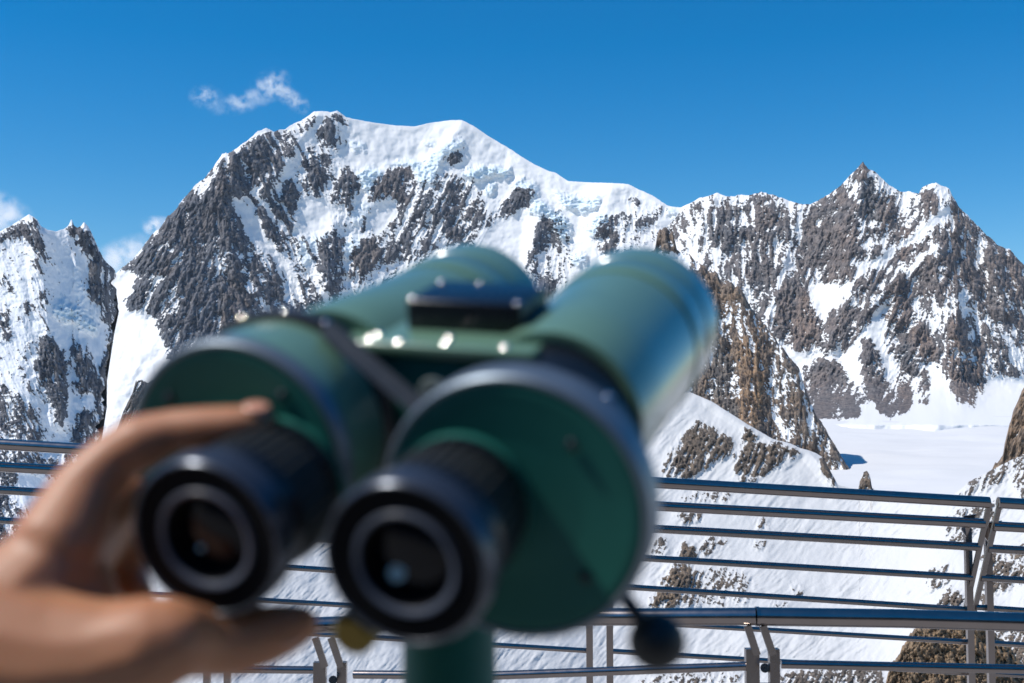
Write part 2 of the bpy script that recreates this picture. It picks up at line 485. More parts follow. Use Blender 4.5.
right_feats = [
    F(.88, '702 230 710 220 718 212 736 208 738 218 749 228 745 240 735 250 724 251 708 240', .1),
    F(.75, '734 206 742 199 749 204 749 214 738 216'),
    F(.94, '757 199 762 196 768 208 780 216 782 228 768 232 757 220', .5),
    F(.80, '745 228 757 226 790 225 797 234 788 262 782 300 775 330 745 283 742 255', .25),
    F(.72, '777 210 795 212 797 236 784 238'),
    F(.78, '792 290 800 240 808 214 822 202 842 190 858 205 850 262 845 300 800 330 770 330', .35),
    F(.04, '801 206 805 207 797 240 784 275 770 320 764 320 780 270 792 240'),
    F(.95, '811 228 818 209 826 212 829 232 828 250 816 252', .4),
    F(.97, '822 250 834 222 848 210 860 226 862 246 850 264 844 284 826 284', .45),
    F(.90, '855 183 857 172 862 164 868 166 868 178 862 182', .55),
    F(.97, '871 177 877 190 880 206 876 218 866 222 860 206 862 192', .1),
    F(.92, '884 188 892 196 896 210 890 222 880 234 876 226 882 210', .5),
    F(.8, '840 186 846 184 846 196 838 200'),
    F(.88, '921 190 926 188 938 196 945 205 935 212 922 218', .55),
    F(.95, '900 230 912 228 910 250 904 264 897 255', .7),
    F(.75, '918 234 935 214 950 210 958 206 974 222 996 244 1012 251 1030 270 1160 330 1160 350 1000 322 960 290 905 300 892 282 912 262', .4),
    F(.85, '948 228 956 220 962 240 958 262 948 262', .45),
    F(.93, '1000 248 1012 252 1020 264 1016 300 1006 310 1002 280', .6),
    F(.03, '880 256 916 232 944 206 952 206 950 216 925 236 896 254 866 276 850 282 856 272', ),
    F(.10, '884 236 892 232 876 256 860 268 846 276 850 264 864 250'),
    F(.05, '888 284 912 262 936 247 940 250 916 266 894 288 876 306 870 304'),
    F(.70, '862 250 884 244 876 256 862 264', .4),
    F(.93, '784 278 796 280 797 300 790 320 787 345 778 338 771 320 776 298', .4),
    F(.97, '803 287 809 300 818 318 822 326 817 342 806 351 795 349 789 335 795 310', .75),
    F(.98, '845 298 855 310 852 328 844 346 830 353 814 351 824 332 834 312', .4),
    F(.02, '810 284 818 281 834 284 844 296 836 308 826 322 818 316 810 300'),
    F(.93, '826 262 856 270 852 284 838 286 826 280', .5),
    F(.80, '856 280 872 268 888 268 880 300 866 330 852 340 856 310', .35),
    F(.03, '778 342 786 346 800 352 816 354 836 355 846 350 858 336 880 306 890 312 880 340 900 372 890 400 880 420 852 380 840 362 812 362 800 372 786 362'),
    F(.88, '792 420 798 376 806 366 820 358 832 358 846 376 858 400 864 418', .35),
    F(.90, '862 340 872 340 880 360 886 380 894 392 906 418 872 415 866 388 862 365', .35),
    F(.96, '893 276 903 274 908 290 912 312 905 330 895 326 884 318 880 305', .65),
    F(.97, '913 316 917 308 922 320 935 344 938 356 925 363 912 352 905 340', .7),
    F(.88, '905 330 914 350 920 372 914 380 902 366 896 348', .2),
    F(.98, '952 292 958 300 964 320 968 340 984 350 987 370 980 392 972 406 960 400 950 382 946 360 948 330', .75),
    F(.85, '935 268 962 268 958 300 945 306 936 296', .45),
    F(.84, '962 268 1006 268 1016 310 1000 320 985 312 970 302', .4),
    F(.70, '985 320 1000 334 1012 350 1006 366 994 370 984 356', .3),
    F(.9, '990 356 1003 354 1004 372 994 374', .3), F(.9, '1010 364 1020 366 1020 378 1012 376', .3),
    F(.03, '922 366 938 360 948 384 956 400 930 415 920 400'),
    F(.96, '898 378 908 380 916 404 912 416 900 412', .6),
    F(.93, '920 372 928 370 927 404 921 406', .5),
    F(.6, '1004 300 1060 310 1160 340 1160 420 1060 400 1026 360'),
    F(.01, '985 376 1004 380 1030 372 1160 380 1160 445 640 445 640 426 800 420 864 417 869 402 880 412 893 419 906 413 914 400 918 393 924 406 930 398 946 391 956 402 972 409 984 400'),
]
right_top = P('640 260 680 212 690 203 699 198 718 193 726 196 735 196.5 742 194.5 750 195 761 192 777 196 800 204 810 204 822 199 839 187 846 180 855 170 863 161.5 868 168 876 172.5 888 184.5 902 192 908 191 919 194 922 187 928 184 936 183 949 188 952 195 959 206.5 974 222 996 244 1011 250.5 1021 262 1040 280 1080 300 1160 330')
relief('right_mountain', right_top, P('640 460 1160 460'), 660, 1150, 0.65,
       P('640 4900 720 4800 863 4600 960 4450 1160 4200'), 0.78, right_feats, M_RIGHT, 3.7, base=0.42, foot=(380, 4.6, 1150.0), smooth=1.7,
       spines=[(P('718 193 690 240'), 12, 4), (P('801 206 790 245 770 315'), 12, 8), (P('937 248 893 284 872 306'), 12, 9), (P('952 200 918 232 880 256'), 14, 6),
               (P('900 280 898 320'), 12, 7), (P('956 300 962 400'), 16, 11), (P('915 315 918 360'), 12, 7), (P('868 170 850 230 846 290'), 18, 7),
               (P('808 300 806 350'), 14, 7), (P('845 298 830 350'), 14, 7), (P('870 180 868 220'), 9, -7), (P('992 250 1004 310'), 14, 8)],
       ang_pts=P('660 15 780 -8 830 -15 900 -22 940 -8 980 12 1150 15'), ribs=13, rockamp=1.55)

left_feats = [
    F(.9, '-160 262 -60 245 0 236 10 230 37 220 41 228 40 240 30 243 25 236 12 233 0 242 -160 300', .1),
    F(.85, '22 232 38 224 42 240 50 262 45 262 38 256 31 250 25 240', .1),
    F(.72, '31 250 38 262 42 285 46 315 48 326 42 323 38 290'),
    F(.62, '0 270 8 282 20 298 15 298 2 286'), F(.62, '20 300 28 302 35 312 26 312'), F(.6, '0 300 6 318 14 340 6 345 -6 320'),
    F(.6, '-160 300 -20 280 0 300 -10 380 -160 420'),
    F(.75, '66 230 72 223 84 227 80 236 70 236'),
    F(.88, '76 236 84 228 91 232 98 248 104 262 116 274 114 300 112 324 104 324 98 306 90 296 86 285 92 270 85 262 84 250 78 245', .05),
    F(.1, '86 252 92 256 90 268 82 262'),
    F(.92, '44 325 52 338 65 350 69 370 68 400 65 422 58 425 52 410 45 390 34 365 42 345', .05),
    F(.35, '50 330 60 345 56 350'),
    F(.93, '72 337 80 346 92 360 92 382 88 396 78 396 76 372 71 355', .05),
    F(.88, '70 442 74 420 85 404 93 415 98 440 110 470 100 500 70 490 66 460', .05),
    F(.72, '92 358 99 368 103 395 102 420 96 412 92 390'),
    F(.52, '-60 372 0 380 20 395 40 418 44 440 40 470 -60 470'),
    F(.6, '28 338 35 340 34 352 28 352'),
    F(.45, '20 355 30 365 45 400 30 395'),
    F(.7, '-60 470 20 455 60 462 90 500 130 520 140 640 -60 640', .05),
    F(.05, '20 470 60 480 70 510 40 520 10 500'), F(.05, '60 530 100 520 110 560 70 570'),
    F(.97, '-60 520 0 512 8 530 10 555 -10 570 -60 570', .2),
    F(.88, '97 246 104 258 119 268 124 290 122 330 116 352 108 366 103 366 110 330 111 290', .0),
    F(.72, '98 366 124 352 124 440 124 520 90 520 94 440'),
    F(None, '52 305 62 298 80 310 94 318 98 335 88 332 70 322 58 320', ice=.9),
    F(None, '74 250 80 270 90 300 96 322 90 322 80 300 72 270', ice=.3),
]
left_top = P('-160 260 -60 245 -20 236 0 231 12 225 29 214 37 219 41 226 48 230 56 231.5 64 229 67 227 69 225 71.5 219 74 226 77 228 81 226 84 222 88 226 91 231 98 247 104 260 112 267 117 273 120 292 121 330 122 430 124 600')
relief('left_mountain', left_top, P('-160 640 180 640'), -150, 123, 0.7,
       P('-160 2450 40 2600 120 2750 176 2800'), 0.62, left_feats, M_LEFT, 2.15, base=0.16, rockamp=1.4, border=[(200,122),(272,118)]+P('284 115.5 323 112 363 107 414 101.5 441 97 640 95'),
       spines=[(P('38 218 44 290 48 325'), 16, 12), (P('88 226 104 262 112 330 100 420'), 18, 14), (P('55 340 62 420'), 14, 8), (P('84 350 84 400'), 12, 8), (P('85 408 84 470'), 14, 8)],
       ang_pts=P('-160 20 40 22 80 8 176 5'), jag=0.8)

spur_feats = [
    F(.93, '400 540 420 500 520 390 640 258 655 226 677 226 690 252 740 280 800 368 860 490 860 520 540 520', .45),
    F(.05, '636 256 654 253 676 252 690 258 696 270 676 266 640 272'),
    F(.98, '654 254 657 235 662 227 673 229 677 252', .35),
    F(.62, '769 336 786 352 800 372 800 404 782 404 770 380', .2),
    F(.70, '772 382 806 386 818 420 806 446 786 442 774 410', .4),
    F(.08, '770 404 778 410 790 438 784 440 772 418'),
    F(.5, '808 416 818 415 838 456 850 478 856 492 838 486 824 460', .3),
    F(.98, '738 340 758 332 764 360 762 400 756 440 742 424 736 380', .95),
    F(.6, '722 302 744 296 752 316 744 334 722 330', .5),
    F(.85, '700 350 726 340 736 380 738 420 712 404', .15),
]
spur_top = P('420 520 470 462 520 402 560 352 600 300 625 276 640 258 650 251 655 249 657 236 660 229 666 227.5 673 231 677 250 683 254 690 252 697 265 705 264 710 271 715 272 722 280 729 279 736 288 743 291 752 309 762 322 774 336 788 354 799 368 806 390 816 415 829 435 840 454 851 472 857 487 866 500')
relief('rock_spur', spur_top, P('420 540 870 540'), 425, 866, 0.7, P('420 1750 655 1900 760 1800 870 1650'), 0.42, spur_feats, M_SPUR, 1.5,
       base=0.9, jag=2.2, ribs=14, rockamp=1.5, smooth=1.2, angle=8, contrast=0.9, back=160,
       spines=[(P('735 285 750 340 752 430'), 20, 9), (P('700 266 716 340'), 16, 7), (P('786 352 806 420 840 480'), 12, 5)])

dark_top = P('90 490 108 450 117 430 125 408 132 394 136 382 141 380.5 147 384 154 380.5 160 388 168 391 200 398 260 420 330 470')
relief('dark_rock_spur', dark_top, P('90 560 330 560'), 92, 328, 0.8, P('90 1250 330 1200'), 0.35, [], M_DARK, 1.0,
       base=0.93, jag=1.4, ribs=11, rockamp=1.5, angle=-25, contrast=0.75, back=120)

crag_top = P('985 490 995 465 1003 455 1005 441 1010 425 1014 408 1024 387 1040 365 1070 330 1120 295 1170 270')
relief('rock_crag', crag_top, P('985 520 1170 520'), 988, 1165, 0.8, P('985 880 1170 820'), 0.3, [F(.97, '980 250 1180 250 1180 520 980 520', .7)], mountain_mat('crag_rock', 0.7, dark=(0.085, 0.075, 0.07), grey=(0.20, 0.18, 0.165), brown=(0.38, 0.25, 0.155)), 0.7,
       base=0.96, jag=2.4, ribs=12, rockamp=1.5, angle=-14, contrast=0.6, back=100)

near_feats = [
    F(.80, '664 470 670 454 690 430 700 420 715 430 735 440 730 455 712 464 690 478 666 478', .4),
    F(.97, '741 441 743 428 747 426 751 428 757 437 753 443', .6),
    F(.78, '735 455 752 441 775 443 792 446 801 453 786 462 770 470 755 480 740 480 735 470', .4),
    F(.65, '740 470 758 468 752 486 738 488', .4),
    F(.88, '820 456 828 462 836 480 838 492 829 482 822 470', .5),
    F(.45, '682 495 700 492 735 494 732 502 700 503 684 502', .3),
    F(.98, '858 492 860 478 864 470 868 471 872 480 873 492', .6),
    F(.5, '950 500 970 480 990 470 1010 458 1024 452 1024 470 1010 478 985 490 965 500'),
    F(.8, '677 513 700 512 702 518 694 524 680 522', .4), F(.75, '757 520 764 518 769 526 760 530'),
    F(.97, '679 554 682 546 688 541 695 545 696 556 690 560 680 558', .6),
    F(.5, '699 540 712 536 724 540 712 552 702 558'), F(.4, '652 540 666 536 668 556 652 558'),
    F(.95, '650 606 658 590 670 566 678 566 692 568 694 578 682 590 678 604 668 610', .75),
    F(.55, '684 590 698 568 702 590 704 604 684 608'),
    F(.36, '698 570 722 566 750 576 752 604 724 608 700 604'), F(.5, '790 586 800 584 804 596 794 598'), F(.42, '770 602 790 602 788 610 770 610'),
    F(.55, '720 538 728 538 726 546 718 546'), F(.45, '752 542 768 542 766 550 752 550'),
    F(.9, '936 605 948 592 958 590 964 600 960 610 940 612', .4), F(.5, '924 570 948 564 950 586 928 592'),
    F(.58, '982 556 1030 545 1160 520 1160 700 985 700', .4),
    F(.05, '990 596 1030 580 1040 610 1000 615'), F(.9, '988 560 996 556 996 578 990 580', .8),
    F(.62, '770 676 830 668 880 668 886 700 890 740 760 740', .2), F(.35, '640 680 700 668 760 676 760 740 640 740', .2),
    F(.45, '940 520 985 498 1010 500 985 530 950 548'),
    F(.5, '1010 470 1100 450 1160 430 1160 500 1020 500'),
]
near_top = P('-160 592 60 582 130 570 200 540 320 500 420 460 520 430 620 402 690 392 712 401.5 730 413 749 425 773 439 790 443 800 448 808 450 816 453 822 457 830 470 838 485 852 488 858.5 489 860 479 864 471.5 867 470.5 870 475 872 488 880 492 905 497 935 499 953 495 970 481 990 471 1003 464 1024 454 1060 446 1160 425')
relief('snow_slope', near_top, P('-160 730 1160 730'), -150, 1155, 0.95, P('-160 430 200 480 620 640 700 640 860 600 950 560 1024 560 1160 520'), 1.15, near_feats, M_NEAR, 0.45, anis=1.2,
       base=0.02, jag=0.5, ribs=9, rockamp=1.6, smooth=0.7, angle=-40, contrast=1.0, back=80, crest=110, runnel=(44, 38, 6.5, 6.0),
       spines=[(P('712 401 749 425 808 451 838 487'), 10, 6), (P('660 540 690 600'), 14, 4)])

outcrop_top = P('870 720 884 690 890 666 897 656 905 641 914 629 920 625 932 624 944 620 956 621 962 617 975 619 984 624 992 634 1004 640 1020 660 1040 700')
relief('rock_outcrop', outcrop_top, P('870 770 1040 770'), 872, 1038, 0.7, P('870 150 1040 150'), 0.35, [F(.985, '860 600 1050 600 1050 780 860 780', .75)], mountain_mat('near_brown_rock', 0.13, dark=(0.10, 0.078, 0.06), grey=(0.22, 0.18, 0.14), brown=(0.36, 0.24, 0.14)), 0.13,
       base=0.985, jag=3.0, ribs=24, rockamp=2.4, angle=20, contrast=0.5, back=14, anis=1.5)

# ------------------------------------------------------------------ glacier and ground: one sheet to the horizon
def ground_sheet():
    xs = np.concatenate([np.linspace(-26000, -2500, 24), np.linspace(-2400, 2600, 170), np.linspace(2800, 26000, 24)])
    ys = np.concatenate([np.linspace(-9000, -400, 16), np.linspace(-300, 1200, 20), np.linspace(1230, 4600, 180), np.linspace(4700, 26000, 24)])
    X, Y = np.meshgrid(xs, ys)
    Z = np.interp(Y, [-9000, 0, 300, 1000, 1300, 3600, 4300, 9000, 26000], [-700, -160, -150, -130, -86, 30, 42, 30, -400])
    s = np.clip((-X + 0.02 * Y) / 900.0, 0, 1); s = s * s * (3 - 2 * s)
    Z = Z - 950 * s * np.clip((Y - 100) / 900.0, 0, 1)
    Z = Z + 17.0 * fbm(X / 330, Y / 330, 3) + 4.5 * fbm(X / 80, Y / 60, 2) - 1.6 * np.clip(ridged(X / 160, Y / 55, 2) - 0.72, 0, 1) * 8
    pos = np.stack([X, Y, Z], -1); R, W = X.shape
    me = bpy.data.meshes.new('glacier')
    idx = np.arange(R * W).reshape(R, W)
    fc = np.stack([idx[:-1, :-1], idx[:-1, 1:], idx[1:, 1:], idx[1:, :-1]], -1).reshape(-1, 4)
    me.from_pydata(pos.reshape(-1, 3).tolist(), [], fc.tolist())
    me.polygons.foreach_set('use_smooth', np.ones(len(fc), bool))
    m, n, b = mat_new('glacier_snow')
    geo = n.nodes.new('ShaderNodeNewGeometry')
    f = noise_tex(n, geo.outputs['Position'], 0.006, 5, 0.6)
    n.links.new(mix_col(n, f, (0.71, 0.70, 0.69), (0.78, 0.77, 0.755)), b.inputs['Base Color'])
    b.inputs['Roughness'].default_value = 0.7
    b.inputs['Specular IOR Level'].default_value = 0.2
    me.materials.append(m)
    o = bpy.data.objects.new('glacier', me); COL.objects.link(o); o['kind'] = 'structure'
ground_sheet()

# ------------------------------------------------------------------ clouds: thin wisps of real vapour
def cloud_mat(name, dens, size, thr):
    m = bpy.data.materials.new(name); m.use_nodes = True
    n = m.node_tree; n.nodes.clear()
    out = n.nodes.new('ShaderNodeOutputMaterial')
    v = n.nodes.new('ShaderNodeVolumePrincipled')
    v.inputs['Color'].default_value = (0.97, 0.975, 0.98, 1)
    tc = n.nodes.new('ShaderNodeTexCoord')
    geo = n.nodes.new('ShaderNodeNewGeometry')
    f = noise_tex(n, geo.outputs['Position'], 1 / size, 6, 0.62)
    ln = n.nodes.new('ShaderNodeVectorMath'); ln.operation = 'LENGTH'
    n.links.new(tc.outputs['Object'], ln.inputs[0])
    edge = math_node(n, 'POWER', math_node(n, 'SUBTRACT', 1.0, ln.outputs['Value'], True), 1.6)
    k = math_node(n, 'SUBTRACT', f, thr)
    k = math_node(n, 'MULTIPLY', math_node(n, 'MAXIMUM', k, 0.0), 6.0)
    k = math_node(n, 'MULTIPLY', k, math_node(n, 'MULTIPLY', edge, dens))
    n.links.new(k, v.inputs['Density'])
    v.inputs['Anisotropy'].default_value = 0.3
    n.links.new(v.outputs[0], out.inputs['Volume'])
    return m

def cloud(px, py, d, w, h, rot, dens, size, thr, label):
    s = d / FPX
    bm = bmesh.new()
    bmesh.ops.create_icosphere(bm, subdivisions=3, radius=1.0)
    o = link('cloud', bm, cloud_mat('cloud_vapour', dens / (w * s), size * s, thr))
    o.location = V(px, py, d)
    o.scale = (w * s, h * s * 1.5, h * s)
    o.rotation_euler = (0, math.radians(rot), 0)
    tag(o, label, 'cloud', 'clouds over the peaks')
cloud(246, 101, 6200, 44, 13, -16, 5.5, 12, .48, 'thin white wisp of cloud floating just left of the highest summit')
cloud(270, 86, 6200, 26, 17, -30, 4.5, 9, .49, 'curled upper end of the wisp of cloud left of the highest summit')
cloud(291, 98, 6200, 30, 12, 36, 5.0, 9, .48, 'short slanting tail of cloud just above the snowy shoulder')
cloud(206, 97, 6200, 20, 14, 0, 3.0, 9, .49, 'tiny faint puff of cloud left of the summit wisp')
cloud(0, 214, 5600, 40, 26, 25, 6.0, 15, .46, 'bright cloud rising behind the left snow peak')
cloud(126, 256, 6600, 48, 21, -22, 8.0, 14, .45, 'low cloud bank behind the notch left of the big rock wall')
cloud(158, 226, 6600, 20, 12, 0, 7.0, 9, .46, 'small cloud puff beside the edge of the big rock wall')

# ------------------------------------------------------------------ terrace and railings
def simple_mat(name, col, rough=0.5, metal=0.0, spec=0.5, coat=0.0, var=0.0, scale=40.0, bump=0.0):
    m, n, b = mat_new(name)
    tc = n.nodes.new('ShaderNodeTexCoord')
    f = noise_tex(n, tc.outputs['Object'], scale, 5, 0.6)
    dk = tuple(c * (1 - var) for c in col); lt = tuple(min(1, c * (1 + var)) for c in col)
    n.links.new(mix_col(n, f, dk, lt), b.inputs['Base Color'])
    n.links.new(math_node(n, 'ADD', rough - 0.06, math_node(n, 'MULTIPLY', f, 0.12)), b.inputs['Roughness'])
    b.inputs['Metallic'].default_value = metal
    b.inputs['Specular IOR Level'].default_value = spec
    b.inputs['Coat Weight'].default_value = coat
    b.inputs['Coat Roughness'].default_value = 0.17
    if bump:
        bp = n.nodes.new('ShaderNodeBump'); bp.inputs['Strength'].default_value = bump; bp.inputs['Distance'].default_value = 0.001
        n.links.new(f, bp.inputs['Height']); n.links.new(bp.outputs[0], b.inputs['Normal'])
    return m

STEEL = simple_mat('brushed_steel', (0.37, 0.32, 0.295), 0.22, 1.0, var=0.12, scale=25)
STEEL2 = simple_mat('dull_steel', (0.31, 0.275, 0.255), 0.28, 1.0, var=0.2, scale=30)
DECK = simple_mat('terrace_concrete', (0.27, 0.265, 0.26), 0.85, var=0.2, scale=3)

def tube(bm, pts, r, seg=16):
    pts = [Vector(p) for p in pts]
    rings = []
    for i, p in enumerate(pts):
        a = pts[max(0, i - 1)]; b = pts[min(len(pts) - 1, i + 1)]
        t = (b - a).normalized()
        up = Vector((0, 0, 1)) if abs(t.z) < 0.9 else Vector((0, 1, 0))
        s = t.cross(up).normalized(); u = s.cross(t).normalized()
        rr = r[i] if isinstance(r, (list, tuple)) else r
        rings.append([bm.verts.new(p + s * rr * math.cos(k * 2 * math.pi / seg) + u * rr * math.sin(k * 2 * math.pi / seg)) for k in range(seg)])
    for a, b in zip(rings[:-1], rings[1:]):
        for k in range(seg):
            bm.faces.new((a[k], a[(k + 1) % seg], b[(k + 1) % seg], b[k]))
    bm.faces.new(rings[0][::-1]); bm.faces.new(rings[-1])

def bar(bm, a, b, w, t, side=Vector((1, 0, 0))):
    """flat bar from a to b, w wide along side, t thick across"""
    a, b = Vector(a), Vector(b); d = (b - a).normalized()
    s = (side - d * side.dot(d)).normalized(); u = d.cross(s)
    vs = []
    for p in (a, b):
        for i, j in ((-1, -1), (1, -1), (1, 1), (-1, 1)):
            vs.append(bm.verts.new(p + s * w / 2 * i + u * t / 2 * j))
    for f in ((3, 2, 1, 0), (4, 5, 6, 7), (0, 1, 5, 4), (1, 2, 6, 5), (2, 3, 7, 6), (3, 0, 4, 7)):
        bm.faces.new([vs[k] for k in f])

def box(bm, c, size, M=None):
    r = bmesh.ops.create_cube(bm, size=1.0)['verts']
    for v in r:
        q = Vector((v.co.x * size[0], v.co.y * size[1], v.co.z * size[2])) + Vector(c)
        v.co = M @ q if M is not None else q
    return r

# unseen station block added behind the viewer to cut rear light and reflections
bm = bmesh.new(); box(bm, (1.0, -6.2, 1.6), (17, 6, 3.2))
st_ = empty('station_light_blocker', (1.0, -6.2, 0)); tag(st_, 'unseen dark station block added behind the terrace to cut light from the rear', 'light_blocker')
link('blocker_wall', bm, simple_mat('blocker_dark_cladding', (0.06, 0.06, 0.065), 0.5, var=0.2, scale=2), st_, (1.0, -6.2, 0), smooth=False)
bm = bmesh.new(); box(bm, (1.0, -6.2, 3.31), (17.6, 6.6, .2)); link('blocker_roof', bm, STEEL2, st_, (1.0, -6.2, 0), smooth=False)
GL = simple_mat('blocker_glass', (0.02, 0.025, 0.03), 0.1, spec=0.6)
for k in range(5):
    bm = bmesh.new(); box(bm, (-5.4 + 3.2 * k, -3.19, 1.6), (2.2, .05, 2.2)); link('blocker_window', bm, GL, st_, (1.0, -6.2, 0), smooth=False)
# terrace floor
bm = bmesh.new()
box(bm, (0, 1.3, -0.15), (24, 9.6, 0.3))
deck = link('terrace_floor', bm, DECK, smooth=False); deck['kind'] = 'structure'
bm = bmesh.new()
box(bm, (0, -1.5, -40.3), (20, 2.5, 80))
w_ = link('terrace_support', bm, DECK, smooth=False); w_['kind'] = 'structure'

DR = 5.5
# one far panel, spanning picture columns 609..985
def far_panel():
    root = empty('railing_panel', V(788, 640, DR)); O = root.location.copy()
    def rail(name, l, r, rad, mat=STEEL, dd=0.0):
        bm = bmesh.new(); tube(bm, [V(*l, DR + dd), V(*r, DR + dd)], rad)
        return link(name, bm, mat, root, O)
    rail('handrail', (611, 480.0), (989, 502.5), .0255, dd=-.10)
    rail('rail', (608, 503.5), (984, 523.5), .0225, dd=-.07)
    rail('rail', (605, 526.0), (979, 547.0), .019, STEEL2, dd=-.04)
    rail('rail', (600, 555.5), (972, 577.5), .0155, STEEL2, dd=-.01)
    rail('rail', (597, 585.0), (966, 609.5), .0135, STEEL2, dd=.02)
    rail('rail', (609, 620.5), (967, 642.0), .012, dd=.02)
    rail('rail', (609, 651.0), (967, 673.0), .012, dd=.02)
    for top, bot in (((989.5, 503), (964.5, 615)), ((613, 480), (596, 590))):
        bm = bmesh.new(); bar(bm, V(*top, DR - .10), V(*bot, DR + .03), .022, .012)
        link('end_bar', bm, STEEL2, root, O, smooth=False)
    for x, y in ((609, 512), (967.5, 528)):
        bm = bmesh.new(); a = V(x, y, DR + .02); bar(bm, a, Vector((a.x, a.y, -0.25)), .030, .026)
        p = link('post', bm, STEEL, root, O, smooth=False)
        bm = bmesh.new()
        q = [V(x - 4, y - 12, DR - .06), V(x + 9, y - 14, DR - .06), V(x - 1, y + 9, DR - .02), V(x - 6, y + 2, DR - .02)]
        q2 = [v + Vector((0, .008, 0)) for v in q]
        A = [bm.verts.new(v) for v in q]; B = [bm.verts.new(v) for v in q2]
        bm.faces.new(A); bm.faces.new(B[::-1])
        for k in range(4): bm.faces.new((A[k], B[k], B[(k + 1) % 4], A[(k + 1) % 4]))
        link('gusset_plate', bm, STEEL, root, O, smooth=False)
    return root

fp = far_panel()
G_FAR = 'steel railing panels along the far edge of the terrace'
tag(fp, 'steel railing panel right of the binoculars, ending at the narrow gap', 'railing', G_FAR)

def copy_tree(o, parent=None):
    c = o.copy(); COL.objects.link(c); c.parent = parent
    for ch in list(o.children): copy_tree(ch, c)
    return c
stepv = V(985, 640 + 22.3, DR) - V(605, 640, DR)
for k, lab in ((-1, 'steel railing panel whose rails pass behind the binoculars and thumb'),
               (-2, 'steel railing panel at the far left behind the hand'),
               (1, 'steel railing panel beyond the narrow gap at the right edge')):
    c = copy_tree(fp); c.location = fp.location + stepv * k; c['label'] = lab

# the near railing: bent handrail, lower rail and clamped brackets
DN = 3.6
near = empty('front_railing', V(760, 700, DN)); NO = near.location.copy()
tag(near, 'lower steel railing close in front, with bent handrail and bracket clamps', 'railing')
hr = [(-160, 640), (310, 625.5), (440, 620.5), (600, 617), (756, 616.5)]
bm = bmesh.new(); tube(bm, [V(x, y, DN + (.35 if x < 500 else .1 if x < 700 else 0)) for x, y in hr], .0265, 20); link('handrail', bm, STEEL, near, NO)
bm = bmesh.new(); tube(bm, [V(758, 616.5, DN), V(900, 618.5, DN - .05), V(1190, 627, DN - .1)], .0275, 20); link('handrail', bm, STEEL, near, NO)
bm = bmesh.new(); tube(bm, [V(755.5, 616.5, DN), V(759, 616.5, DN)], .0295, 20); link('joint_sleeve', bm, STEEL, near, NO)
bm = bmesh.new(); tube(bm, [V(-160, 666, DN + .3), V(316, 670, DN + .3)], .0125); link('lower_rail', bm, STEEL, near, NO)
bm = bmesh.new(); tube(bm, [V(354, 674.5, DN + .25), V(493, 675.5, DN + .15), V(750, 666, DN)], .0135); link('lower_rail', bm, STEEL, near, NO)
bm = bmesh.new(); tube(bm, [V(781, 664, DN), V(1190, 673, DN - .08)], .0135); link('lower_rail', bm, STEEL, near, NO)
for dx, dy, dd in ((0, 0, 0), (-432, 12, .27)):
    D_ = DN + dd
    bk = None
    bm = bmesh.new()
    for (x0, x1) in ((747, 775),):
        box(bm, V(x0 + 5 + dx, 668 + dy, D_), (.040, .030, .115))
    bk = link('bracket', bm, STEEL2, near, NO, smooth=False)
    bm = bmesh.new(); box(bm, V(774 + dx, 668 + dy, D_), (.030, .030, .115)); link('bracket', bm, STEEL2, near, NO, smooth=False)
    for a, b in (((747.5, 626), (757, 655)), ((763, 626), (773, 655))):
        bm = bmesh.new(); bar(bm, V(a[0] + dx, a[1] + dy, D_ - .012), V(b[0] + dx, b[1] + dy, D_ - .012), .022, .010)
        link('strut', bm, STEEL2, near, NO, smooth=False)
    bm = bmesh.new(); q = V(762 + dx, 684 + dy, D_ + .01); bar(bm, q, Vector((q.x, q.y, 0.0)), .05, .04); link('post', bm, STEEL2, near, NO, smooth=False)
    bm = bmesh.new(); tube(bm, [V(765 + dx, 668 + dy, D_ - .05), V(765 + dx, 668 + dy, D_ + .03)], .014, 12); link('bolt', bm, STEEL, near, NO)

# ------------------------------------------------------------------ binoculars
def cray(px, py): return np.array([(px - 512) / FPX, (341.5 - py) / FPX, 1.0])
VP = (925, 10)
A_ = cray(*VP); A_ /= np.linalg.norm(A_)
rl, rr = cray(204, 540), cray(404, 565)
dl = 1.0; drr = dl * (rl @ A_) / (rr @ A_)
sc_ = .065 / np.linalg.norm(drr * rr - dl * rl)
O_ = (rl * dl * sc_ + rr * drr * sc_) / 2
R_ = (rr * drr * sc_ - rl * dl * sc_) / .065
U_ = np.cross(R_, A_); U_ = U_ if U_[1] > 0 else -U_
CW = np.array([[1, 0, 0], [0, CP, SP], [0, -SP, CP]])      # camera (right, up, forward) rows -> world via transpose below
def c2w(v):   # camera right/up/forward vector to world
    return np.array([v[0], v[2] * CP - v[1] * SP, v[2] * SP + v[1] * CP])
BO = EYE + c2w(O_); BR, BU, BA = c2w(R_), c2w(U_), c2w(A_)
MB_ = Matrix(((BR[0], BU[0], BA[0], BO[0]), (BR[1], BU[1], BA[1], BO[1]), (BR[2], BU[2], BA[2], BO[2]), (0, 0, 0, 1)))
def L(r, u, a): return MB_ @ Vector((r, u, a))

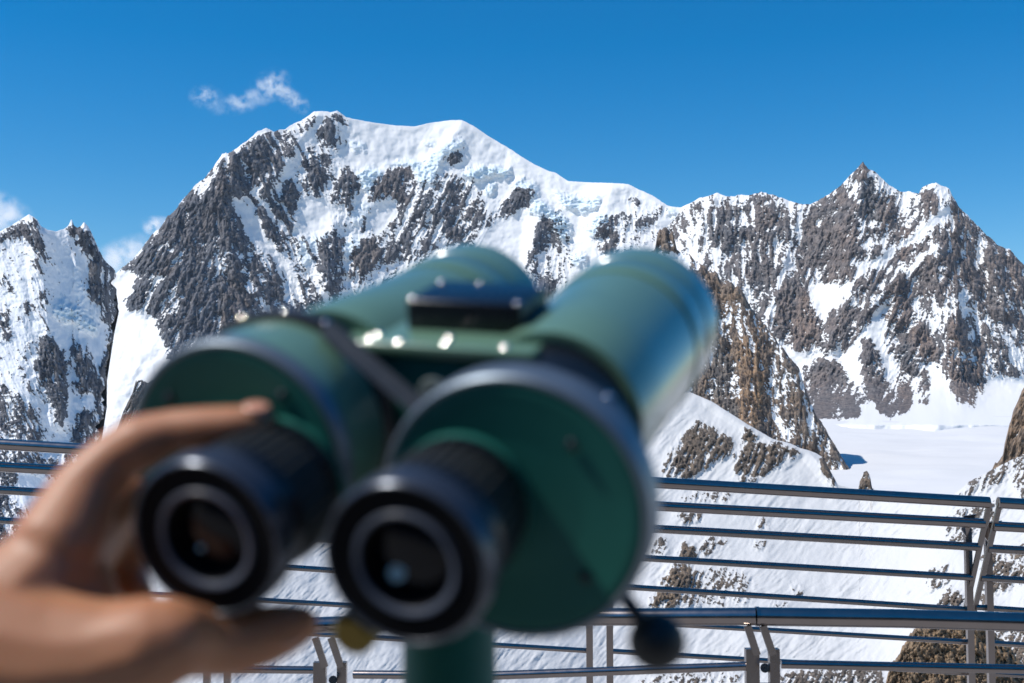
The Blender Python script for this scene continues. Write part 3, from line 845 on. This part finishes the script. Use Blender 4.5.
GREEN = simple_mat('green_enamel', (0.125, 0.238, 0.163), 0.38, 0.0, 0.5, 0.9, var=0.10, scale=60)
GREEN_SHADED = simple_mat('shaded_green_enamel', (0.014, 0.115, 0.092), 0.5, 0.0, 0.2, 0.0, var=0.12, scale=60)  # green enamel darkened: shade on viewer-facing faces and pedestal put into the colour
BLACK = simple_mat('black_anodised_metal', (0.006, 0.008, 0.012), 0.28, 0.0, 0.5, 0.0, var=0.2, scale=80)
RUBBER = simple_mat('black_rubber', (0.012, 0.014, 0.014), 0.55, 0.0, 0.5, var=0.2, scale=120)
RING = simple_mat('grey_blue_ring', (0.07, 0.085, 0.12), 0.38, 0.0, 0.6, var=0.1, scale=80)
FLANGE = simple_mat('worn_dark_metal', (0.07, 0.072, 0.075), 0.34, 0.7, 0.5, var=0.2, scale=60)
RIMB = simple_mat('dark_blue_grey_metal', (0.07, 0.08, 0.10), 0.28, 0.6, 0.5, var=0.2, scale=80)
MATT = simple_mat('matt_black', (0.004, 0.004, 0.005), 0.7, 0.0, 0.08, var=0.2, scale=90)
RIM = simple_mat('worn_rim_metal', (0.17, 0.21, 0.25), 0.46, 0.65, var=0.2, scale=70)
CHROME = simple_mat('bright_screw_metal', (0.75, 0.74, 0.72), 0.14, 1.0, var=0.05)
BRASS = simple_mat('yellowed_brass', (0.20, 0.145, 0.03), 0.4, 0.6, var=0.2)
mg, ng, bg_ = mat_new('eyepiece_glass')
bg_.inputs['Base Color'].default_value = (0.004, 0.005, 0.008, 1); bg_.inputs['Roughness'].default_value = 0.05
bg_.inputs['Specular IOR Level'].default_value = 0.22
GLASS = mg
LENS_SPOT = simple_mat('pale_lens_highlight', (0.55, 0.60, 0.52), 0.25, 0.0, 0.5, var=0.03)  # pale colour for the highlight disc in the lens

def lathe(prof, r, u, seg=64, r2=None, u2=None, caps=True):
    """turned shape along the viewing axis: profile of (a, radius); the centre may drift to (r2,u2)"""
    bm = bmesh.new(); rings = []
    a0, a1 = prof[0][0], prof[-1][0]
    for a, rad in prof:
        f = (a - a0) / (a1 - a0) if r2 is not None and a1 != a0 else 0
        cr = r + (r2 - r) * f if r2 is not None else r
        cu = u + (u2 - u) * f if u2 is not None else u
        rings.append([bm.verts.new(L(cr + rad * math.cos(t * 2 * math.pi / seg), cu + rad * math.sin(t * 2 * math.pi / seg), a)) for t in range(seg)])
    for x, y in zip(rings[:-1], rings[1:]):
        for k in range(seg): bm.faces.new((x[k], x[(k + 1) % seg], y[(k + 1) % seg], y[k]))
    if caps:
        bm.faces.new(rings[0][::-1]); bm.faces.new(rings[-1])
    return bm

def lbox(c, s, bev=0.002):
    bm = bmesh.new()
    box(bm, c, s)
    if bev: bmesh.ops.bevel(bm, geom=bm.edges[:], offset=bev, segments=3, affect='EDGES', profile=0.5)
    for v in bm.verts: v.co = MB_ @ v.co
    return bm

colp = L(.006, -.085, .095)                        # axis of the pedestal
root = empty('mounted_binoculars', (colp.x, colp.y, 0)); BRO = root.location.copy()
tag(root, 'large green pedestal mounted binoculars with black eyepieces on the terrace', 'binoculars')
def part(name, bm, mat, parent=None, smooth=True, angle=40):
    return link(name, bm, mat, parent or root, BRO, smooth, angle)

def screw(r, u, a, rad, parent, along='a', name='screw', mat=None):
    """button-head screw: a shallow domed cone"""
    bm = bmesh.new(); seg = 24; rings = []
    R1 = .009; k = rad / (R1 * (math.sin(math.radians(46)) - math.sin(math.radians(26))) + .0003)
    prof = [(rad, 0.0)] + [((R1 * (math.sin(math.radians(t)) - math.sin(math.radians(26))) + .0003) * k, (.0004 + R1 * (math.cos(math.radians(t)) - math.cos(math.radians(46)))) * k) for t in (46, 42, 38, 34, 30, 26)]
    for q, h in prof:
        ring = []
        for t in range(seg):
            c, d_ = q * math.cos(t * 2 * math.pi / seg), q * math.sin(t * 2 * math.pi / seg)
            ring.append(bm.verts.new(L(r + c, u + d_, a - h) if along == 'a' else L(r + c, u + h, a + d_)))
        rings.append(ring)
    for x, y in zip(rings[:-1], rings[1:]):
        for i in range(seg): bm.faces.new((x[i], x[(i + 1) % seg], y[(i + 1) % seg], y[i]))
    bm.faces.new(rings[0][::-1]); bm.faces.new(rings[-1])
    return part(name, bm, mat or CHROME, parent, angle=30)

for s in (-1, 1):
    er = s * .0325
    ep = part('eyepiece', lathe([(.010, .0190), (.012, .0215), (.019, .0236), (.0195, .0200), (.040, .0200), (.0405, .0225), (.046, .0225), (.047, .0205), (.0505, .0205)], er, 0), BLACK)
    part('eyecup', lathe([(.006, .0160), (.0015, .0161), (.0007, .0168), (.0004, .0236)], er, 0, caps=False), MATT, ep)
    part('eyecup_rim', lathe([(.0006, .0235), (-.0002, .0239), (-.0003, .0245), (.0005, .0252), (.002, .0256), (.010, .0256), (.0125, .0225)], er, 0, caps=False), RIMB, ep)
    # knurled rubber grip
    bm = bmesh.new(); seg = 144; rings = []
    for a in (.0196, .0205, .0385, .0394):
        rings.append([bm.verts.new(L(er + q * math.cos(t * 2 * math.pi / seg), q * math.sin(t * 2 * math.pi / seg), a))
                      for t in range(seg) for q in (((.0232 if t % 4 < 2 else .0223) if .02 < a < .039 else .0205),)])
    for x, y in zip(rings[:-1], rings[1:]):
        for k in range(seg): bm.faces.new((x[k], x[(k + 1) % seg], y[(k + 1) % seg], y[k]))
    part('rubber_grip', bm, RUBBER, ep, angle=25)
    part('eye_ring', lathe([(.0065, .0160), (.0004, .0160), (-.0002, .0156), (.0002, .0144), (.0010, .0141)], er, 0, caps=False), RING, ep)
    part('lens_cell', lathe([(.0009, .0142), (.004, .0128), (.0062, .0121)], er, 0, caps=False), MATT, ep)
    part('eye_lens', lathe([(.0048, .0005), (.0052, .006), (.0062, .0115), (.0066, .0122)], er, 0), GLASS, ep, angle=180)

    # pale tilted disc added as a painted highlight in the lens
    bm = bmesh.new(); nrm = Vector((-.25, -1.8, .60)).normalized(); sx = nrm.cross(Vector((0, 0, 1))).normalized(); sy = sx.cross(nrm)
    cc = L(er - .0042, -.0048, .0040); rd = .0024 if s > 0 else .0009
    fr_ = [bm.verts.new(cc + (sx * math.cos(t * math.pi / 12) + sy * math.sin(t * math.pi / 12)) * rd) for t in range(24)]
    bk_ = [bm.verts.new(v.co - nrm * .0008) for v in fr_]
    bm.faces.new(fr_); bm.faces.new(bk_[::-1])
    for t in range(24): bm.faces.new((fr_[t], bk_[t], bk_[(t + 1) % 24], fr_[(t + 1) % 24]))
    part('lens_highlight', bm, LENS_SPOT, ep, angle=30)
    hr_, hu = (.0485 if s > 0 else -.0505), (-.0018 if s > 0 else .0065); cg = .0032 if s > 0 else 0.0
    ho = part('prism_housing', lathe([(.0545, .0385), (.056, .0398), (.084, .0398), (.086, .038)] if s < 0 else [(.0545, .0385), (.064, .0385), (.066, .0350), (.094, .0335)], hr_, hu), GREEN if s < 0 else BLACK)
    part('cover_rim', lathe([(.0495, .0388 + cg), (.0487, .0396 + cg), (.0487, .0406 + cg), (.0497, .0415 + cg), (.0545 if s < 0 else .0625, .0417 + cg), (.0562 if s < 0 else .0640, .0375 + cg)], hr_, hu, caps=False), RIM, ho)
    part('cover_plate', lathe([(.0499, .0002), (.0494, .0350 + cg), (.0490, .0372 + cg), (.0496, .0390 + cg)], hr_, hu), GREEN_SHADED, ho)
    part('eyepiece_collar', lathe([(.0500, .0230), (.0470, .0228), (.0462, .0218), (.0462, .0190)], er, 0), GREEN_SHADED, ho)
    part('flange', lathe([(.0850, .0375), (.0850, .0420), (.0858, .0430), (.0905, .0430), (.0915, .0420), (.0915, .030)] if s < 0 else [(.0850, .0330), (.0855, .0352), (.0895, .0352), (.0900, .030)], hr_, hu, caps=False), FLANGE, ho)
    for t in (50, 140, 200, 320):
        screw(hr_ + .031 * math.cos(math.radians(t)), hu + .031 * math.sin(math.radians(t)), .0490, .0019, ho, mat=BLACK)
    for t in (66, 88, 112) if s < 0 else (52,):
        screw(hr_ + (.0425 if s < 0 else .0350) * math.cos(math.radians(t)), hu + (.0425 if s < 0 else .0350) * math.sin(math.radians(t)), .0882, .0018, ho, 'u')
    bx, bu = (.0440 if s > 0 else -.0390), .0075 + s * .0005
    part('neck', lathe([(.088, .0325), (.096, .0312), (.112, .0305)], hr_, hu, r2=bx, u2=bu), BLACK)
    ba = part('objective_barrel', lathe([(.1085, .0290), (.1075, .0318), (.1078, .0336), (.110, .0343), (.150, .0347), (.206, .0355), (.207, .0340)], bx - (.0042 if s < 0 else 0), bu + (.0042 if s < 0 else 0), 96, r2=bx, u2=bu), GREEN)
    part('dew_shield', lathe([(.2055, .0350), (.2055, .0360), (.2065, .0364), (.232, .0366), (.2325, .0362), (.2335, .0362), (.234, .0367), (.254, .0369), (.256, .0367), (.256, .0330), (.238, .0325)], bx, bu, 96, caps=False), GREEN, ba)
    part('objective_lens', lathe([(.2365, .0322), (.2380, .022), (.2385, .0005)], bx, bu), GLASS, ba, angle=180)

br = part('bridge', lbox((0, .012, .132), (.070, .040, .066), .002), GREEN_SHADED)
tp = part('top_plate', lbox((.004, .0345, .134), (.076, .005, .074), .0015), GREEN, br)
for r, a in ((-.022, .101), (-.0215, .107), (-.010, .100), (.006, .108), (.0075, .101), (.030, .101), (.034, .160)):
    screw(r, .0369, a, .0018, tp, 'u')
bm = lathe([(.0978, .0001), (.0976, .0058), (.0990, .0064)], .003, .0185, 32); part('badge', bm, simple_mat('worn_badge', (0.30, 0.36, 0.34), 0.4, 0.3, var=0.3, scale=300), br)
sb = part('sight_block', lbox((.008, .0424, .1345), (.045, .0122, .035), .001), BLACK)
for r, a in ((-.0125, .120), (-.0125, .149), (.0285, .120), (.0285, .149), (.004, .149)):
    screw(r, .0484, a, .0015, sb, 'u')
part('saddle', lbox((.004, -.030, .122), (.040, .048, .050), .006), GREEN_SHADED)
bm = bmesh.new(); bar(bm, V(326, 328, .425), V(430, 416, .405), .0062, .004, Vector((.6, 0, .8)))
bmesh.ops.bevel(bm, geom=bm.edges[:], offset=.0008, segments=2, affect='EDGES'); part('hinge_bar', bm, FLANGE)
# pedestal, straight down to the floor
bm = bmesh.new()
prof = [(colp.z + .045, .010), (colp.z + .040, .0175), (colp.z - .02, .0180), (colp.z - .05, .0188), (colp.z - .055, .022), (colp.z - .10, .024), (.45, .03), (.02, .045), (.018, .12), (0.0, .125)]
seg = 48; rings = [[bm.verts.new((colp.x + q * math.cos(t * 2 * math.pi / seg), colp.y + q * math.sin(t * 2 * math.pi / seg), z)) for t in range(seg)] for z, q in prof]
for x, y in zip(rings[:-1], rings[1:]):
    for k in range(seg): bm.faces.new((x[k], x[(k + 1) % seg], y[(k + 1) % seg], y[k]))
bm.faces.new(rings[0]); bm.faces.new(rings[-1][::-1])
part('pedestal', bm, GREEN_SHADED)
# lever with ball knob
kb = L(.0925, -.0480, .062)
bm = bmesh.new(); tube(bm, [L(.020, -.026, .110), L(.066, -.030, .080), L(.078, -.037, .072), kb], .0026, 12)
lv = part('lever', bm, BLACK)
bm = bmesh.new(); bmesh.ops.create_uvsphere(bm, u_segments=40, v_segments=24, radius=.0094)
for v in bm.verts: v.co = v.co + kb
part('ball_knob', bm, RUBBER, lv, angle=180)
part('tension_knob', lathe([(.046, .0056), (.048, .0078), (.062, .0078), (.064, .0040), (.100, .0040)], -.0098, -.0530, 32), BRASS)

# ------------------------------------------------------------------ the hand
def skin_mat():
    m, n, b = mat_new('skin')
    tc = n.nodes.new('ShaderNodeTexCoord')
    f = noise_tex(n, tc.outputs['Object'], 90, 4, 0.6); g = noise_tex(n, tc.outputs['Object'], 22, 3, 0.5)
    c = mix_col(n, g, (0.39, 0.16, 0.072), (0.50, 0.24, 0.128))
    n.links.new(c, b.inputs['Base Color'])
    b.inputs['Subsurface Weight'].default_value = 0.5
    b.inputs['Subsurface Radius'].default_value = (1.0, 0.3, 0.15)
    b.inputs['Subsurface Scale'].default_value = 0.009
    b.inputs['Roughness'].default_value = 0.48
    bp = n.nodes.new('ShaderNodeBump'); bp.inputs['Strength'].default_value = 0.25; bp.inputs['Distance'].default_value = 0.0006
    n.links.new(f, bp.inputs['Height']); n.links.new(bp.outputs[0], b.inputs['Normal'])
    return m
SKIN = skin_mat()

def sphere_chain(bm, pts, n=7):
    """overlapping balls along a chain of (px, py, depth, radius in mm)"""
    for (a, b) in zip(pts[:-1], pts[1:]):
        pa, pb = V(*a[:3]), V(*b[:3])
        k = max(2, int((pb - pa).length / .0022))
        for i in range(k + 1):
            f = i / k
            rad = (a[3] + (b[3] - a[3]) * f) * .001
            m = Matrix.Translation(pa.lerp(pb, f)) @ Matrix.Scale(rad, 4)
            bmesh.ops.create_icosphere(bm, subdivisions=2, radius=1.0, matrix=m)

chains = [
    # index finger over the top of the eyepiece
    [(58, 545, .378, 15), (84, 492, .388, 11.5), (112, 460, .392, 9.4), (140, 443, .393, 9.6), (172, 431, .394, 7.4), (206, 427, .394, 7.1), (238, 424, .394, 6.3), (262, 422, .395, 5.6)],
    # middle, ring and little finger curled round the far side
    [(64, 555, .392, 14), (92, 525, .408, 10.5), (118, 500, .424, 10.0), (142, 485, .434, 8.6), (180, 478, .438, 7.0)],
    [(70, 570, .400, 13), (96, 548, .424, 9.0), (118, 560, .434, 8.0), (132, 584, .426, 7.0), (139, 596, .418, 5.8)],
    [(60, 600, .402, 12), (90, 592, .425, 8.0), (112, 602, .432, 7.2), (124, 620, .426, 6.2)],
    [(70, 560, .400, 14), (98, 532, .425, 11), (116, 530, .436, 10), (126, 560, .432, 8.5)],
    # thumb underneath
    [(-10, 655, .362, 25), (52, 664, .360, 22), (104, 660, .358, 18), (146, 648, .357, 15.5), (168, 641, .358, 13.5), (186, 640, .364, 11.8), (206, 642, .370, 11.0), (236, 641, .376, 11.2), (264, 635, .379, 10.0), (286, 629, .381, 8.4), (299, 625, .382, 6.8)],
    # web and palm
    [(10, 615, .370, 21), (46, 575, .376, 17), (62, 545, .380, 13.5)],
    [(80, 605, .378, 13), (60, 570, .384, 15), (66, 545, .388, 12)],
    [(-10, 640, .368, 23), (30, 605, .384, 19), (52, 580, .398, 15)],
    [(20, 640, .380, 20), (50, 610, .398, 15), (60, 585, .404, 13)],
    # wrist and forearm
    [(0, 640, .366, 22), (-60, 700, .362, 24), (-130, 790, .362, 26), (-300, 1010, .350, 33), (-560, 1340, .33, 40)],
]
bm = bmesh.new()
for c in chains: sphere_chain(bm, c)
me = bpy.data.meshes.new('balls'); bm.to_mesh(me); bm.free()
tmp = bpy.data.objects.new('balls', me); COL.objects.link(tmp)
md = tmp.modifiers.new('r', 'REMESH'); md.mode = 'VOXEL'; md.voxel_size = .0013
sm = tmp.modifiers.new('s', 'SMOOTH'); sm.factor = 0.5; sm.iterations = 10
dg = bpy.context.evaluated_depsgraph_get(); dg.update()
hm = bpy.data.meshes.new_from_object(tmp.evaluated_get(dg)); hm.name = 'person'
bpy.data.objects.remove(tmp, do_unlink=True); bpy.data.meshes.remove(me)
hm.polygons.foreach_set('use_smooth', [True] * len(hm.polygons))
hm.materials.clear(); hm.materials.append(SKIN)
hand = bpy.data.objects.new('person', hm); COL.objects.link(hand)
tag(hand, 'bare left hand of a person gripping the left eyepiece, index finger on top', 'person')
NAIL = simple_mat('fingernail', (0.66, 0.32, 0.22), 0.22, 0, 0.6, 0.4, var=0.05)
def nail(p, q, up, w, name='fingernail'):
    p, q, up = Vector(p), Vector(q), Vector(up).normalized()
    t = (q - p).normalized(); s = t.cross(up).normalized(); up = s.cross(t)
    ln = (q - p).length
    bm = bmesh.new(); bmesh.ops.create_uvsphere(bm, u_segments=24, v_segments=14, radius=1.0)
    for v in bm.verts:
        v.co = (p + q) / 2 + t * v.co.x * ln * .55 + s * v.co.y * w + up * v.co.z * .0012
    link(name, bm, NAIL, hand)
upw = Vector((-.15, -.35, .92))
nail(V(247, 422, .395) + upw.normalized() * .0056, V(272, 421, .395) + upw.normalized() * .0048, upw, .0046)
upw = Vector((.1, -.3, -.95))
nail(V(276, 628, .380) + upw.normalized() * .0078, V(304, 622, .382) + upw.normalized() * .0058, upw, .0060)

# ------------------------------------------------------------------ thin mountain air
HAZE = 0.5e-5
if HAZE:
    bm = bmesh.new(); box(bm, (0, 2700, 350), (16000, 6400, 2900))
    hz = bpy.data.materials.new('mountain_air'); hz.use_nodes = True
    n = hz.node_tree; n.nodes.clear()
    out = n.nodes.new('ShaderNodeOutputMaterial'); v = n.nodes.new('ShaderNodeVolumePrincipled')
    v.inputs['Color'].default_value = (0.60, 0.80, 1.0, 1); v.inputs['Density'].default_value = HAZE
    n.links.new(v.outputs[0], out.inputs['Volume'])
    h_ = link('haze', bm, hz, smooth=False); h_['kind'] = 'stuff'
